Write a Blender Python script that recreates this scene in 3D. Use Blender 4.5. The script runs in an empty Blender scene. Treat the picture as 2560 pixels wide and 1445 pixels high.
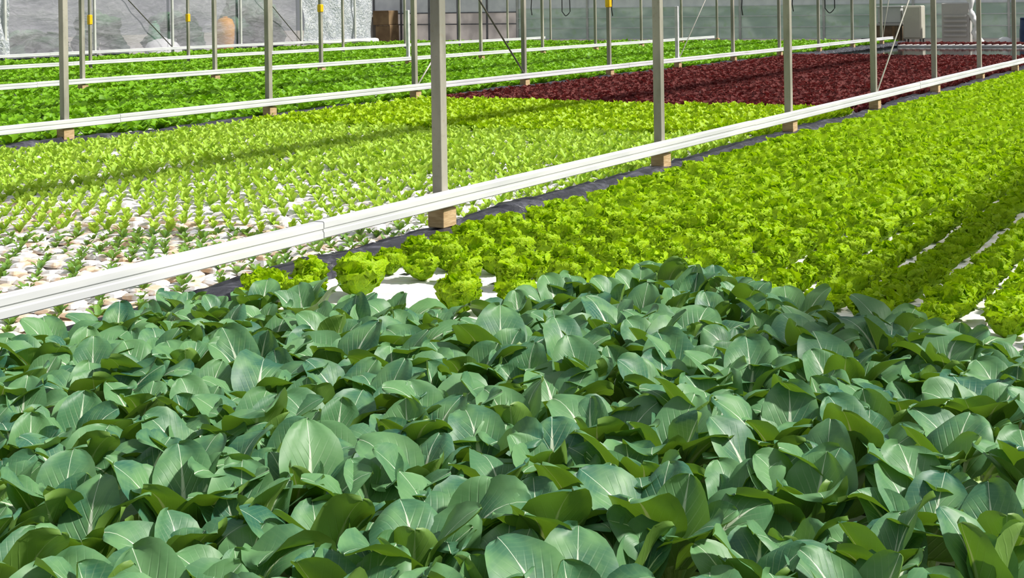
import bpy, math, random
import numpy as np
from mathutils import Matrix, Vector

random.seed(7)
rng = np.random.default_rng(7)
SC = bpy.context.scene
COL = SC.collection

# ---------------------------------------------------------------- camera, sky, sun, exposure
YAW, ROLL, FPX, HORIZON = 0.5216, -0.0148, 3382.0, 19.75
RAFT = 0.25                     # top of the floating rafts
RAIL = 0.415                    # centre height of the white rails
CAM_Z = RAIL + 0.846
F = np.array([-math.sin(YAW), math.cos(YAW), 0.0])
R = np.array([math.cos(YAW), math.sin(YAW), 0.0])
U = np.array([0.0, 0.0, 1.0])
R3 = R * math.cos(ROLL) + U * math.sin(ROLL)
U3 = U * math.cos(ROLL) - R * math.sin(ROLL)
cam_data = bpy.data.cameras.new('camera')
cam = bpy.data.objects.new('camera', cam_data)
COL.objects.link(cam)
cam_data.sensor_width = 36.0
cam_data.sensor_fit = 'HORIZONTAL'
cam_data.lens = FPX / 2560.0 * 36.0
cam_data.shift_y = -(722.5 - HORIZON) / 2560.0
cam_data.clip_end = 300.0
m = Matrix.Identity(4)
for i in range(3):
    m[i][0], m[i][1], m[i][2] = R3[i], U3[i], -F[i]
m[2][3] = CAM_Z
cam.matrix_world = m
SC.camera = cam

world = bpy.data.worlds.new('greenhouse_sky')
SC.world = world
world.use_nodes = True
wn = world.node_tree
bgn = wn.nodes['Background']
tc = wn.nodes.new('ShaderNodeTexCoord')
sep = wn.nodes.new('ShaderNodeSeparateXYZ')
ramp = wn.nodes.new('ShaderNodeValToRGB')
wn.links.new(tc.outputs['Generated'], sep.inputs[0])
wn.links.new(sep.outputs['Z'], ramp.inputs['Fac'])
ramp.color_ramp.elements[0].color = (0.42, 0.44, 0.46, 1)
ramp.color_ramp.elements[1].color = (0.95, 1.0, 1.08, 1)
wn.links.new(ramp.outputs['Color'], bgn.inputs['Color'])
bgn.inputs['Strength'].default_value = 0.54

sun_data = bpy.data.lights.new('sun', 'SUN')
sun = bpy.data.objects.new('sun', sun_data)
COL.objects.link(sun)
sun_data.energy = 6.0
sun_data.angle = math.radians(3.5)
sun_data.color = (1.0, 0.965, 0.90)
SUN_EL, SUN_AZ = math.radians(47), math.radians(21)      # azimuth from +X towards +Y
sd = Vector((math.cos(SUN_EL) * math.cos(SUN_AZ), math.cos(SUN_EL) * math.sin(SUN_AZ), math.sin(SUN_EL)))
sun.rotation_euler = sd.to_track_quat('Z', 'Y').to_euler()
sun.location = (6, 4, 8)

SC.view_settings.view_transform = 'Standard'
SC.view_settings.look = 'None'
SC.view_settings.gamma = 1.0
SC.view_settings.use_curve_mapping = False
SC.view_settings.exposure = 0.0

# ---------------------------------------------------------------- helpers
def proj(P):
    q = np.asarray(P, float) - np.array([0, 0, CAM_Z])
    d = q @ F
    return 1280 + FPX * (q @ R3) / d, HORIZON - FPX * (q @ U3) / d, d

def in_view(P, mx=60, my=60):
    x, y, d = proj(P)
    return d > 0.5 and -mx < x < 2560 + mx and -my < y < 1445 + my

def link(name, data):
    o = bpy.data.objects.new(name, data)
    COL.objects.link(o)
    return o

def child(name, data, parent, mat=None):
    o = link(name, data)
    o.parent = parent
    if mat is not None:
        setmat(data, mat)
    return o

def setmat(me, mat):
    me.materials.clear()
    for mm in (mat if isinstance(mat, (list, tuple)) else [mat]):
        me.materials.append(mm)

def tag(o, label, cat, group=None, kind=None):
    if label: o['label'] = label
    if cat: o['category'] = cat
    if group: o['group'] = group
    if kind: o['kind'] = kind
    return o

def empty(name, loc, rz=0.0):
    o = link(name, None)
    o.empty_display_size = 0.05
    o.location = loc
    o.rotation_euler = (0, 0, rz)
    return o

def quadmesh(name, V, Q, UV=None, mat=None, smooth=True):
    V = np.asarray(V, np.float32); Q = np.asarray(Q, np.int32)
    me = bpy.data.meshes.new(name)
    me.vertices.add(len(V)); me.vertices.foreach_set('co', V.ravel())
    me.loops.add(Q.size); me.loops.foreach_set('vertex_index', Q.ravel())
    me.polygons.add(len(Q))
    me.polygons.foreach_set('loop_start', np.arange(0, Q.size, 4, dtype=np.int32))
    me.polygons.foreach_set('loop_total', np.full(len(Q), 4, np.int32))
    me.polygons.foreach_set('use_smooth', np.full(len(Q), smooth, bool))
    if UV is not None:
        ul = me.uv_layers.new(name='UVMap')
        ul.data.foreach_set('uv', np.asarray(UV, np.float32)[Q.ravel()].ravel())
    me.update(calc_edges=True)
    if mat is not None: setmat(me, mat)
    return me

def join(parts):
    Vs, Qs, Us, n = [], [], [], 0
    for V, Q, UV in parts:
        Vs.append(V); Qs.append(np.asarray(Q) + n); Us.append(UV if UV is not None else np.zeros((len(V), 2))); n += len(V)
    return np.concatenate(Vs), np.concatenate(Qs), np.concatenate(Us)

def rotz(V, a):
    c, s = math.cos(a), math.sin(a)
    return np.stack([V[:, 0] * c - V[:, 1] * s, V[:, 0] * s + V[:, 1] * c, V[:, 2]], 1)

def scatter(templates, places):
    """many copies of templates (V,Q,UV) in one mesh: places = (x, y, z, rotation, scale)"""
    parts = []
    for i, (x, y, z, a, s) in enumerate(places):
        V, Q, UV = templates[i % len(templates)]
        W = rotz(V * s, a) + np.array([x, y, z])
        parts.append((W, Q, UV))
    return join(parts)

def box(x0, x1, y0, y1, z0, z1, bev=0.0):
    if bev <= 0:
        V = np.array([(x, y, z) for z in (z0, z1) for y in (y0, y1) for x in (x0, x1)], float)
        Q = np.array([(0, 2, 3, 1), (4, 5, 7, 6), (0, 1, 5, 4), (2, 6, 7, 3), (0, 4, 6, 2), (1, 3, 7, 5)])
        return V, Q, None
    b = min(bev, (x1 - x0) * .45, (y1 - y0) * .45, (z1 - z0) * .45)
    def ring(x0, x1, y0, y1, z, c):
        return [(x0 + c, y0, z), (x1 - c, y0, z), (x1, y0 + c, z), (x1, y1 - c, z), (x1 - c, y1, z), (x0 + c, y1, z), (x0, y1 - c, z), (x0, y0 + c, z)]
    rs = [ring(x0 + b, x1 - b, y0 + b, y1 - b, z0, b * .5), ring(x0, x1, y0, y1, z0 + b, b * .5),
          ring(x0, x1, y0, y1, z1 - b, b * .5), ring(x0 + b, x1 - b, y0 + b, y1 - b, z1, b * .5)]
    V = np.array([p for r in rs for p in r], float)
    Q = []
    for k in range(3):
        for i in range(8):
            j = (i + 1) % 8
            Q.append((k * 8 + i, k * 8 + j, k * 8 + 8 + j, k * 8 + 8 + i))
    for o, fl in ((0, True), (24, False)):
        for a, b2, c, d in ((0, 1, 2, 3), (0, 3, 4, 7), (7, 4, 5, 6)):
            q = (o + a, o + b2, o + c, o + d)
            Q.append(q[::-1] if fl else q)
    return V, np.array(Q), None

def tube(path, r, n=8, cap=True):
    P = [Vector(p) for p in path]
    V, Q = [], []
    for i, p in enumerate(P):
        t = (P[min(i + 1, len(P) - 1)] - P[max(i - 1, 0)]).normalized()
        ref = Vector((0, 0, 1)) if abs(t.z) < .9 else Vector((1, 0, 0))
        a = t.cross(ref).normalized(); b = t.cross(a)
        rr = r[i] if isinstance(r, (list, tuple)) else r
        for k in range(n):
            th = 2 * math.pi * k / n
            V.append(p + a * (math.cos(th) * rr) + b * (math.sin(th) * rr))
    for i in range(len(P) - 1):
        for k in range(n):
            j = (k + 1) % n
            Q.append((i * n + k, i * n + j, i * n + n + j, i * n + n + k))
    if cap:
        for base, fl in ((0, False), ((len(P) - 1) * n, True)):
            for k in range(1, n - 2, 2):
                q = (base, base + k, base + k + 1, base + (k + 2) % n)
                Q.append(q if fl else q[::-1])
    return np.array([tuple(v) for v in V]), np.array(Q), None

def extrude_y(profile, y0, y1, n=1):
    """closed profile of (x,z) swept along Y, ends capped with quads from the middle"""
    k = len(profile)
    ys = np.linspace(y0, y1, n + 1)
    V = np.array([(x, y, z) for y in ys for x, z in profile])
    Q = []
    for i in range(n):
        for a in range(k):
            b = (a + 1) % k
            Q.append((i * k + a, i * k + b, (i + 1) * k + b, (i + 1) * k + a))
    c = np.array([np.mean([p[0] for p in profile]), 0, np.mean([p[1] for p in profile])])
    for base, y in ((0, y0), (n * k, y1)):
        ci = len(V); V = np.vstack([V, [c[0], y, c[2]]])
        for a in range(0, k, 2):
            q = (ci, base + a, base + (a + 1) % k, base + (a + 2) % k)
            Q.append(q if base else q[::-1])
    return V, np.array(Q), None

ONES = 'first second third fourth fifth sixth seventh eighth ninth tenth eleventh twelfth thirteenth fourteenth fifteenth sixteenth seventeenth eighteenth nineteenth'.split()
CARD = 'twenty thirty forty fifty sixty seventy eighty ninety'.split()
CORD = 'twentieth thirtieth fortieth fiftieth sixtieth seventieth eightieth ninetieth'.split()
def nth(n):
    if n < 20: return ONES[n - 1]
    if n > 99: return 'hundred-' + nth(n - 100) if n > 100 else 'hundredth'
    t, o = divmod(n, 10)
    return CORD[t - 2] if o == 0 else CARD[t - 2] + '-' + ONES[o - 1]

# ---------------------------------------------------------------- materials
class NT:
    def __init__(self, name):
        self.m = bpy.data.materials.new(name)
        self.m.use_nodes = True
        self.t = self.m.node_tree
        self.t.nodes.clear()
        self.out = self.n('ShaderNodeOutputMaterial')
    def n(self, kind, **kw):
        x = self.t.nodes.new(kind)
        for k, v in kw.items(): setattr(x, k, v)
        return x
    def l(self, a, b): self.t.links.new(a, b)
    def val(self, x, sock):
        if isinstance(x, (int, float)): sock.default_value = x
        elif isinstance(x, tuple): sock.default_value = x if len(x) == 4 else (*x, 1)
        else: self.l(x, sock)
    def math(self, op, a, b=0.0, clamp=False):
        x = self.n('ShaderNodeMath', operation=op, use_clamp=clamp)
        self.val(a, x.inputs[0]); self.val(b, x.inputs[1])
        return x.outputs[0]
    def map(self, v, a, b, c=0.0, d=1.0, smooth=True):
        x = self.n('ShaderNodeMapRange', interpolation_type='SMOOTHSTEP' if smooth else 'LINEAR')
        for i, q in enumerate((v, a, b, c, d)): self.val(q, x.inputs[i])
        return x.outputs[0]
    def mix(self, f, a, b, blend='MIX'):
        x = self.n('ShaderNodeMix', data_type='RGBA', blend_type=blend)
        self.val(f, x.inputs[0]); self.val(a, x.inputs[6]); self.val(b, x.inputs[7])
        return x.outputs[2]
    def noise(self, scale, detail=3, vec=None, dist=0.0, rough=.5):
        x = self.n('ShaderNodeTexNoise')
        x.inputs['Scale'].default_value = scale; x.inputs['Detail'].default_value = detail
        x.inputs['Distortion'].default_value = dist; x.inputs['Roughness'].default_value = rough
        if vec is not None: self.l(vec, x.inputs['Vector'])
        return x.outputs['Fac']
    def pos(self): return self.n('ShaderNodeNewGeometry').outputs['Position']
    def obj(self): return self.n('ShaderNodeTexCoord').outputs['Object']
    def scaled(self, vec, s):
        x = self.n('ShaderNodeVectorMath', operation='MULTIPLY'); self.l(vec, x.inputs[0]); x.inputs[1].default_value = s
        return x.outputs[0]
    def bump(self, h, strength=.3, dist=.01):
        x = self.n('ShaderNodeBump'); x.inputs['Strength'].default_value = strength; x.inputs['Distance'].default_value = dist
        self.l(h, x.inputs['Height']); return x.outputs[0]
    def bsdf(self, color, rough=.5, metal=0.0, normal=None, spec=.5, **kw):
        x = self.n('ShaderNodeBsdfPrincipled')
        self.val(color, x.inputs['Base Color']); self.val(rough, x.inputs['Roughness']); self.val(metal, x.inputs['Metallic'])
        x.inputs['Specular IOR Level'].default_value = spec
        if normal is not None: self.l(normal, x.inputs['Normal'])
        for k, v in kw.items(): self.val(v, x.inputs[k])
        return x.outputs[0]
    def mixs(self, f, a, b):
        x = self.n('ShaderNodeMixShader'); self.val(f, x.inputs[0]); self.l(a, x.inputs[1]); self.l(b, x.inputs[2]); return x.outputs[0]
    def trans(self, color):
        x = self.n('ShaderNodeBsdfTranslucent'); self.val(color, x.inputs['Color']); return x.outputs[0]
    def done(self, s):
        self.l(s, self.out.inputs['Surface']); return self.m

def plain(name, c1, c2=None, rough=.6, scale=6.0, metal=0.0, spec=.4, bump=0.0, stretch=(1, 1, 1), local=True):
    t = NT(name)
    v = t.scaled(t.obj() if local else t.pos(), stretch)
    nz = t.noise(scale, 4, v)
    c = t.mix(t.map(nz, .35, .65), c1, c2 or c1)
    return t.done(t.bsdf(c, rough, metal, t.bump(nz, bump, .01) if bump else None, spec))

def bok_leaf_mat():
    t = NT('bok_choy_leaf')
    uv = t.n('ShaderNodeTexCoord').outputs['UV']
    s = t.n('ShaderNodeSeparateXYZ'); t.l(uv, s.inputs[0])
    x = t.math('MULTIPLY', t.math('SUBTRACT', s.outputs[0], .5), .2)
    ax = t.math('ABSOLUTE', x)
    y = t.math('SUBTRACT', t.math('MULTIPLY', s.outputs[1], .3), .075)
    mw = t.math('MAXIMUM', t.math('MULTIPLY', t.math('SUBTRACT', 1.0, t.math('DIVIDE', y, .095)), .0078), .0006)
    mid = t.math('SUBTRACT', 1.0, t.map(ax, t.math('MULTIPLY', mw, .35), mw))
    q = t.math('DIVIDE', t.math('SUBTRACT', y, t.math('MULTIPLY', ax, 1.9)), .024)
    fr = t.math('ABSOLUTE', t.math('SUBTRACT', t.math('FRACT', q), .5))
    side = t.math('MULTIPLY', t.math('MULTIPLY', t.math('SUBTRACT', 1.0, t.map(fr, .02, .13)), t.map(ax, .050, .012)), t.map(y, .105, .03))
    q2 = t.math('DIVIDE', t.math('ADD', y, t.math('MULTIPLY', ax, .35)), .0075)
    fr2 = t.math('ABSOLUTE', t.math('SUBTRACT', t.math('FRACT', q2), .5))
    net = t.math('SUBTRACT', 1.0, t.map(fr2, .02, .2))
    ri = t.n('ShaderNodeObjectInfo').outputs['Random']
    nz = t.noise(16, 3, t.pos())
    base = t.mix(ri, (.028, .128, .088), (.120, .275, .105))
    base = t.mix(t.map(nz, .35, .7), base, (.150, .320, .125))
    base = t.mix(t.math('MULTIPLY', net, .16), base, (.17, .32, .15))
    base = t.mix(t.math('MULTIPLY', side, .60), base, (.40, .56, .34))
    base = t.mix(mid, base, (.70, .79, .60))
    pet = t.map(y, .004, -.012)
    base = t.mix(pet, base, (.44, .62, .22))
    # the underside is a paler, yellower green
    back = t.n('ShaderNodeNewGeometry').outputs['Backfacing']
    base = t.mix(t.math('MULTIPLY', back, .75), base, (.17, .29, .035))
    h = t.math('ADD', t.math('MULTIPLY', side, -.8), t.math('MULTIPLY', nz, .5))
    bs = t.bsdf(base, .47, 0, t.bump(h, .45, .004), .42)
    tr = t.trans(t.mix(mid, (.22, .42, .02), (.45, .55, .15)))
    return t.done(t.mixs(.20, bs, tr))

def soft_leaf(name, dark, light, tip, trans, tmix=.3, rough=.5, nscale=9.0, spec=.3, uvtip=True, fine=False):
    t = NT(name)
    ri = t.n('ShaderNodeObjectInfo').outputs['Random']
    nz = t.noise(nscale, 4, t.pos())
    c = t.mix(t.map(nz, .3, .7), dark, light)
    c = t.mix(t.math('MULTIPLY', ri, .35), c, tip)
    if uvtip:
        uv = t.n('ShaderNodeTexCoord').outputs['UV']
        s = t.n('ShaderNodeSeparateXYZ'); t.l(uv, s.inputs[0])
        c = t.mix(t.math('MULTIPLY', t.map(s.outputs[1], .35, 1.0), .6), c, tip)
    n2 = t.noise(70 if not fine else 130, 3, t.pos())
    if fine: c = t.mix(t.map(n2, .38, .62), t.mix(.45, c, dark), t.mix(.25, c, tip))
    bs = t.bsdf(c, rough, 0, t.bump(n2, .5 if not fine else .9, .006), spec)
    return t.done(t.mixs(tmix, bs, t.trans(trans)))

M = {}
M['bok'] = bok_leaf_mat()
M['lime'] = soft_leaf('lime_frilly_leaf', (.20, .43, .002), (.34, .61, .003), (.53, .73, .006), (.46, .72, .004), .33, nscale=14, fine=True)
M['young'] = soft_leaf('young_lettuce_leaf', (.24, .47, .02), (.38, .60, .04), (.50, .68, .09), (.45, .68, .02), .30)
M['limeyoung'] = soft_leaf('lime_young_leaf', (.25, .50, .006), (.38, .60, .008), (.48, .66, .012), (.46, .68, .008), .30)
M['seed'] = soft_leaf('seedling_leaf', (.055, .17, .045), (.12, .28, .06), (.22, .38, .05), (.25, .42, .02), .25)
M['green'] = soft_leaf('green_bed_leaf', (.08, .25, .005), (.155, .39, .008), (.25, .50, .012), (.22, .46, .008), .25, nscale=3.0)
M['red'] = soft_leaf('red_lettuce_leaf', (.075, .018, .025), (.125, .032, .035), (.17, .050, .042), (.20, .02, .02), .18, nscale=2.0, rough=.75, spec=.12)

def foam_mat(name, stain):
    t = NT(name)
    p = t.pos()
    nz = t.noise(11, 5, p); n2 = t.noise(60, 3, p); n3 = t.noise(2.6, 3, p)
    c = t.mix(t.math('MULTIPLY', t.map(nz, .44, .62), stain), (.76, .75, .75), (.66, .46, .28))
    c = t.mix(t.math('MULTIPLY', t.map(n3, .55, .8), stain * .8), c, (.42, .36, .16))
    c = t.mix(t.math('MULTIPLY', t.map(n2, .55, .8), .25 * stain), c, (.30, .24, .14))
    return t.done(t.bsdf(c, .75, 0, t.bump(n2, .3, .004), .25))
M['foam'] = foam_mat('white_foam', .22)
M['foam_dirty'] = foam_mat('stained_foam', .85)
M['hole'] = plain('dark_hole', (.012, .014, .016), rough=.4)

def steel_mat():
    t = NT('galvanised_steel')
    o = t.pos()
    nz = t.noise(5, 5, t.scaled(o, (1, 1, .35))); n2 = t.noise(45, 2, o)
    c = t.mix(t.map(nz, .35, .68), (.25, .245, .20), (.43, .405, .34))
    c = t.mix(t.math('MULTIPLY', t.map(n2, .55, .8), .35), c, (.25, .20, .13))
    return t.done(t.bsdf(c, .6, .0, t.bump(n2, .12, .003), .3))
M['steel'] = steel_mat()
M['darksteel'] = plain('dull_dark_steel', (.10, .105, .11), (.17, .17, .17), .5, metal=.3)
M['wall_post'] = plain('pale_painted_post', (.48, .49, .47), (.60, .60, .57), .5)
M['white'] = plain('white_rail_paint', (.68, .685, .69), (.56, .57, .585), .5, 3.0, spec=.4, stretch=(4, .6, 4), local=False)
M['wood'] = plain('raw_wood_block', (.44, .30, .15), (.58, .42, .24), .7, 14, bump=.3, stretch=(1, 1, 6), local=False)
M['yellow'] = plain('yellow_tape', (.85, .50, .01), (.95, .62, .02), .45)
def liner_mat():
    t = NT('black_pond_liner')
    p = t.pos(); nz = t.noise(14, 5, p, .6); n2 = t.noise(3, 2, p)
    c = t.mix(t.map(nz, .45, .75), (.030, .031, .040), (.11, .11, .14))
    return t.done(t.bsdf(c, t.map(n2, .3, .7, .28, .5), 0, t.bump(nz, .8, .03), .5))
M['liner'] = liner_mat()
def water_mat():
    t = NT('pond_water')
    nz = t.noise(5, 2, t.pos())
    return t.done(t.bsdf((.03, .045, .042), .06, 0, t.bump(nz, .03, .02), .6))
M['water'] = water_mat()
M['floor'] = plain('concrete_floor', (.20, .19, .17), (.28, .265, .24), .85, 2.0, bump=.2)
M['soil'] = plain('outdoor_ground', (.20, .19, .17), (.30, .28, .25), .9, 1.0)
M['hose'] = plain('black_hose', (.03, .03, .03), (.05, .05, .05), .5)
M['cable'] = plain('steel_cable', (.10, .095, .085), (.16, .15, .13), .5, metal=.3)
M['cable_pale'] = plain('pale_cable', (.60, .57, .50), (.70, .67, .60), .5)

def film_mat():
    t = NT('clear_plastic_film')
    p = t.pos()
    nz = t.noise(1.1, 5, t.scaled(p, (1, .35, 1.2)), 1.0)
    n2 = t.noise(6.5, 4, t.scaled(p, (1, .7, 1.4)), .8)
    c = t.mix(t.map(nz, .35, .7), (.60, .585, .65), (.86, .85, .89))
    bm = t.bump(t.math('ADD', nz, t.math('MULTIPLY', n2, .15)), .6, .25)
    bs = t.bsdf(c, .16, 0, bm, .8)
    tl = t.trans((.84, .83, .90))
    body = t.mixs(.45, bs, tl)
    tr = t.n('ShaderNodeBsdfTransparent'); tr.inputs['Color'].default_value = (.93, .93, .95, 1)
    return t.done(t.mixs(t.map(n2, .3, .75,   .36, .54), tr.outputs[0], body))
M['film'] = film_mat()
def crumple_mat():
    t = NT('crumpled_plastic')
    p = t.pos(); n2 = t.noise(9, 5, p, 1.5)
    bs = t.bsdf(t.mix(t.map(n2, .4, .65), (.52, .56, .62), (.82, .84, .88)), .2, 0, t.bump(n2, .8, .08), .8)
    return t.done(t.mixs(.35, bs, t.trans((.75, .78, .82))))
M['crumple'] = crumple_mat()
def panel_mat():
    t = NT('translucent_green_panel')
    p = t.pos()
    nz = t.noise(1.2, 4, t.scaled(p, (1, 1, 2.5)), .5); n2 = t.noise(5, 3, p)
    c = t.mix(t.map(nz, .35, .7), (.50, .60, .55), (.68, .76, .71))
    c = t.mix(t.math('MULTIPLY', t.map(n2, .5, .75), .5), c, (.46, .62, .40))
    bs = t.bsdf(c, .3, 0, None, .4)
    return t.done(t.mixs(.5, bs, t.trans(c)))
M['panel'] = panel_mat()
M['panel_top'] = plain('pale_clear_panel', (.74, .76, .80), (.85, .87, .90), .3, 3)
def grey_panel_mat():
    t = NT('grey_fibre_panel')
    c = t.mix(t.map(t.noise(1.6, 4, t.pos()), .35, .65), (.62, .59, .58), (.84, .80, .78))
    return t.done(t.mixs(.62, t.bsdf(c, .6), t.trans(c)))
M['grey_panel'] = grey_panel_mat()
M['dark_frame'] = plain('dark_frame', (.12, .12, .13), (.18, .18, .19), .5)
M['pale_bar'] = plain('pale_bar', (.62, .66, .66), (.70, .73, .72), .5)
M['carton'] = plain('brown_carton', (.16, .10, .05), (.24, .16, .08), .8, 3)
M['beige'] = plain('beige_box', (.46, .44, .37), (.52, .50, .42), .6, 2)
M['greybeige'] = plain('grey_beige_cabinet', (.42, .40, .38), (.48, .46, .43), .6, 2)
M['greybox'] = plain('light_grey_box', (.46, .47, .47), (.55, .55, .54), .6, 2)
M['darkwood'] = plain('dark_brown_box', (.11, .075, .045), (.19, .13, .075), .75, 4)
M['black'] = plain('black_plastic', (.012, .012, .015), (.03, .03, .035), .4)
M['navy'] = plain('navy_blue', (.01, .03, .09), (.02, .05, .13), .5)
M['sack'] = plain('white_sack', (.75, .75, .74), (.85, .85, .84), .6, 5)
M['orange'] = plain('orange_barrel', (.80, .34, .02), (.88, .44, .05), .5)
M['shrub'] = plain('dark_shrub', (.03, .07, .05), (.07, .14, .08), .8, 2, local=False)
M['greenbin'] = plain('green_tank', (.10, .30, .16), (.14, .38, .22), .6)

# ---------------------------------------------------------------- setting
LINE_X = [-3.265 - 4.904 * k for k in range(5)]
LINE_Y = [5.021 - .1286 * k for k in range(5)]
BED_END = 33.4
def structure(name, part, mat, parent=None):
    V, Q, UV = part
    o = link(name, quadmesh(name, V, Q, UV, mat, smooth=False))
    if parent: o.parent = parent
    else: o['kind'] = 'structure'
    return o
structure('floor', box(-27.2, 3.0, .2, 36.4, -.1, 0), M['floor'])
structure('ground', box(-60, -27.25, 0, 70, -.12, -.02), M['soil'])
structure('ground', box(-27.2, 10, 36.45, 70, -.12, -.02), M['soil'])

# translucent back wall: panels, posts and horizontal bars are its parts
def wall_part(name, part, mat, parent):
    V, Q, UV = part
    return child(name, quadmesh(name, V, Q, UV, mat, smooth=False), parent)
wb = empty('wall_back', (-10, 36.2, 0)); wb['kind'] = 'structure'
XW = np.arange(-20.6 + 10, 13.0, 2.4)
for i in range(len(XW) - 1):
    a, b = XW[i] + .03, XW[i + 1] - .03
    wall_part('panel', box(a, b, 0, .012, .0, .30), M['grey_panel'], wb)
    for z0, z1 in ((.31, .62), (.63, .93), (.94, 1.22)):
        wall_part('panel', box(a, b, 0, .012, z0, z1), M['panel'], wb)
    wall_part('panel', box(a, b, 0, .012, 1.23, 3.3), M['panel_top'], wb)
    for z in (.30, .625, .935, 1.225):
        wall_part('bar', box(a, b, -.03, .0, z - .012, z + .012), M['pale_bar'], wb)
for x in XW:
    wall_part('post', box(x - .03, x + .03, -.04, .02, 0, 3.3), M['wall_post'], wb)
wg = empty('wall_back', (-24, 36.2, 0)); wg['kind'] = 'structure'
XG = np.linspace(-3.1, 3.38, 7)
for i in range(6):
    a, b = XG[i] + .02, XG[i + 1] - .02
    for z0, z1 in ((0, .76), (.78, 1.12)):
        wall_part('panel', box(a, b, 0, .012, z0, z1), M['grey_panel'], wg)
    wall_part('panel', box(a, b, 0, .012, 1.14, 3.3), M['panel_top'], wg)
    for z in (.77, 1.13):
        wall_part('bar', box(a, b, -.03, 0, z - .018, z + .018), M['dark_frame'], wg)
for x in XG:
    wall_part('post', box(x - .025, x + .025, -.035, .02, 0, 3.3), M['dark_frame'], wg)

# clear plastic film wall hung along the far line of posts
wl = empty('wall_left', (-22.99, 0, 0)); wl['kind'] = 'structure'
def film_panel(y0, y1, seed, z0=.36, z1=3.3):
    ny, nz = 26, 14
    ys, zs = np.linspace(y0, y1, ny), np.linspace(z0, z1, nz)
    r = np.random.default_rng(seed); ph = r.uniform(0, 6, 6)
    V = []
    for y in ys:
        for z in zs:
            e = math.sin((y - y0) / (y1 - y0) * math.pi)
            V.append((.04 * e * (math.sin(2.2 * z + ph[0] + y) + .6 * math.sin(5.1 * y + ph[1] + 1.7 * z) + .4 * math.sin(9 * z - 4 * y + ph[2])), y, z))
    Q = [(i * nz + j, i * nz + j + 1, (i + 1) * nz + j + 1, (i + 1) * nz + j) for i in range(ny - 1) for j in range(nz - 1)]
    return np.array(V), np.array(Q), None
edges = [LINE_Y[4] + 2.4 * k for k in range(5, 11)]
for k in range(5):
    V, Q, UV = film_panel(edges[k] + .02, edges[k + 1] - .02, 10 + k)
    child('film_sheet', quadmesh('film_sheet', V, Q, UV, M['film']), wl)
# brighter crinkled curtain at the open end, and the furled roll nearer
def curtain(y0, y1, z0, z1, amp, freq, seed, n=60):
    nz = 22
    r = np.random.default_rng(seed); ph = r.uniform(0, 6, 4)
    V = []
    for i in range(n):
        y = y0 + (y1 - y0) * i / (n - 1)
        for j in range(nz):
            z = z0 + (z1 - z0) * j / (nz - 1)
            V.append((amp * (math.sin(freq * y + ph[0] + 1.2 * math.sin(2 * z)) + .5 * math.sin(2.3 * freq * y + ph[1] + 4 * z) + .5 * math.sin(7 * z + 6 * y + ph[2])), y, z))
    Q = [(i * nz + j, i * nz + j + 1, (i + 1) * nz + j + 1, (i + 1) * nz + j) for i in range(n - 1) for j in range(nz - 1)]
    return np.array(V), np.array(Q), None
V, Q, UV = curtain(28.65, 31.75, .36, 3.2, .035, 5.0, 3)
o = link('plastic_curtain', quadmesh('plastic_curtain', V, Q, UV, M['crumple'])); o.location = (-22.92, 0, 0)
tag(o, 'crinkled shiny plastic curtain at the open end of the clear film wall', 'curtain')
V, Q, UV = curtain(18.2, 18.98, .45, 3.2, .05, 9.0, 5, 30)
o = link('plastic_curtain', quadmesh('plastic_curtain', V, Q, UV, M['crumple'])); o.location = (-22.88, 0, 0)
tag(o, 'bluish gathered plastic curtain hanging beside the furthest rail', 'curtain')
V, Q, UV = tube([(-22.86, 28.9, .40), (-22.86, 30, .39), (-22.85, 31, .41), (-22.84, 31.9, .38)], [.05, .06, .05, .07])
o = link('rolled_film', quadmesh('rolled_film', V, Q, UV, M['sack']))
tag(o, 'white rolled film bundle along the foot of the crinkled curtain', 'film roll')

# ponds: liner basin and water
BEDS = [(-3.265, .60, 1.0, 33.4), (-8.169, -3.265, 1.0, BED_END), (-13.073, -8.169, 1.0, BED_END), (-17.977, -13.073, 1.0, BED_END), (-22.88, -17.977, 1.0, BED_END)]
POND = ['dark pond carrying the bok choy and the frilly lettuces', 'dark pond carrying the seedlings and red lettuces, open water at its end',
        'dark pond of green plants beyond the second white rail', 'dark pond of green plants beyond the third white rail', 'dark pond of green plants along the clear film wall']
for (x0, x1, y0, y1), lab in zip(BEDS, POND):
    e = empty('grow_pond', ((x0 + x1) / 2, (y0 + y1) / 2, 0))
    hx, hy = (x1 - x0) / 2 - .004, (y1 - y0) / 2
    parts = [box(-hx, hx, -hy, hy, 0, .05), box(-hx, -hx + .06, -hy, hy, .05, .27), box(hx - .06, hx, -hy, hy, .05, .27),
             box(-hx + .06, hx - .06, -hy, -hy + .06, .05, .27), box(-hx + .06, hx - .06, hy - .06, hy, .05, .27)]
    V, Q, UV = join(parts)
    child('basin', quadmesh('basin', V, Q, UV, M['liner'], False), e)
    V, Q, UV = box(-hx + .061, hx - .061, -hy + .061, hy - .061, .051, .2035)
    child('water', quadmesh('water', V, Q, UV, M['water'], False), e)
    tag(e, lab, 'pond')

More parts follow.
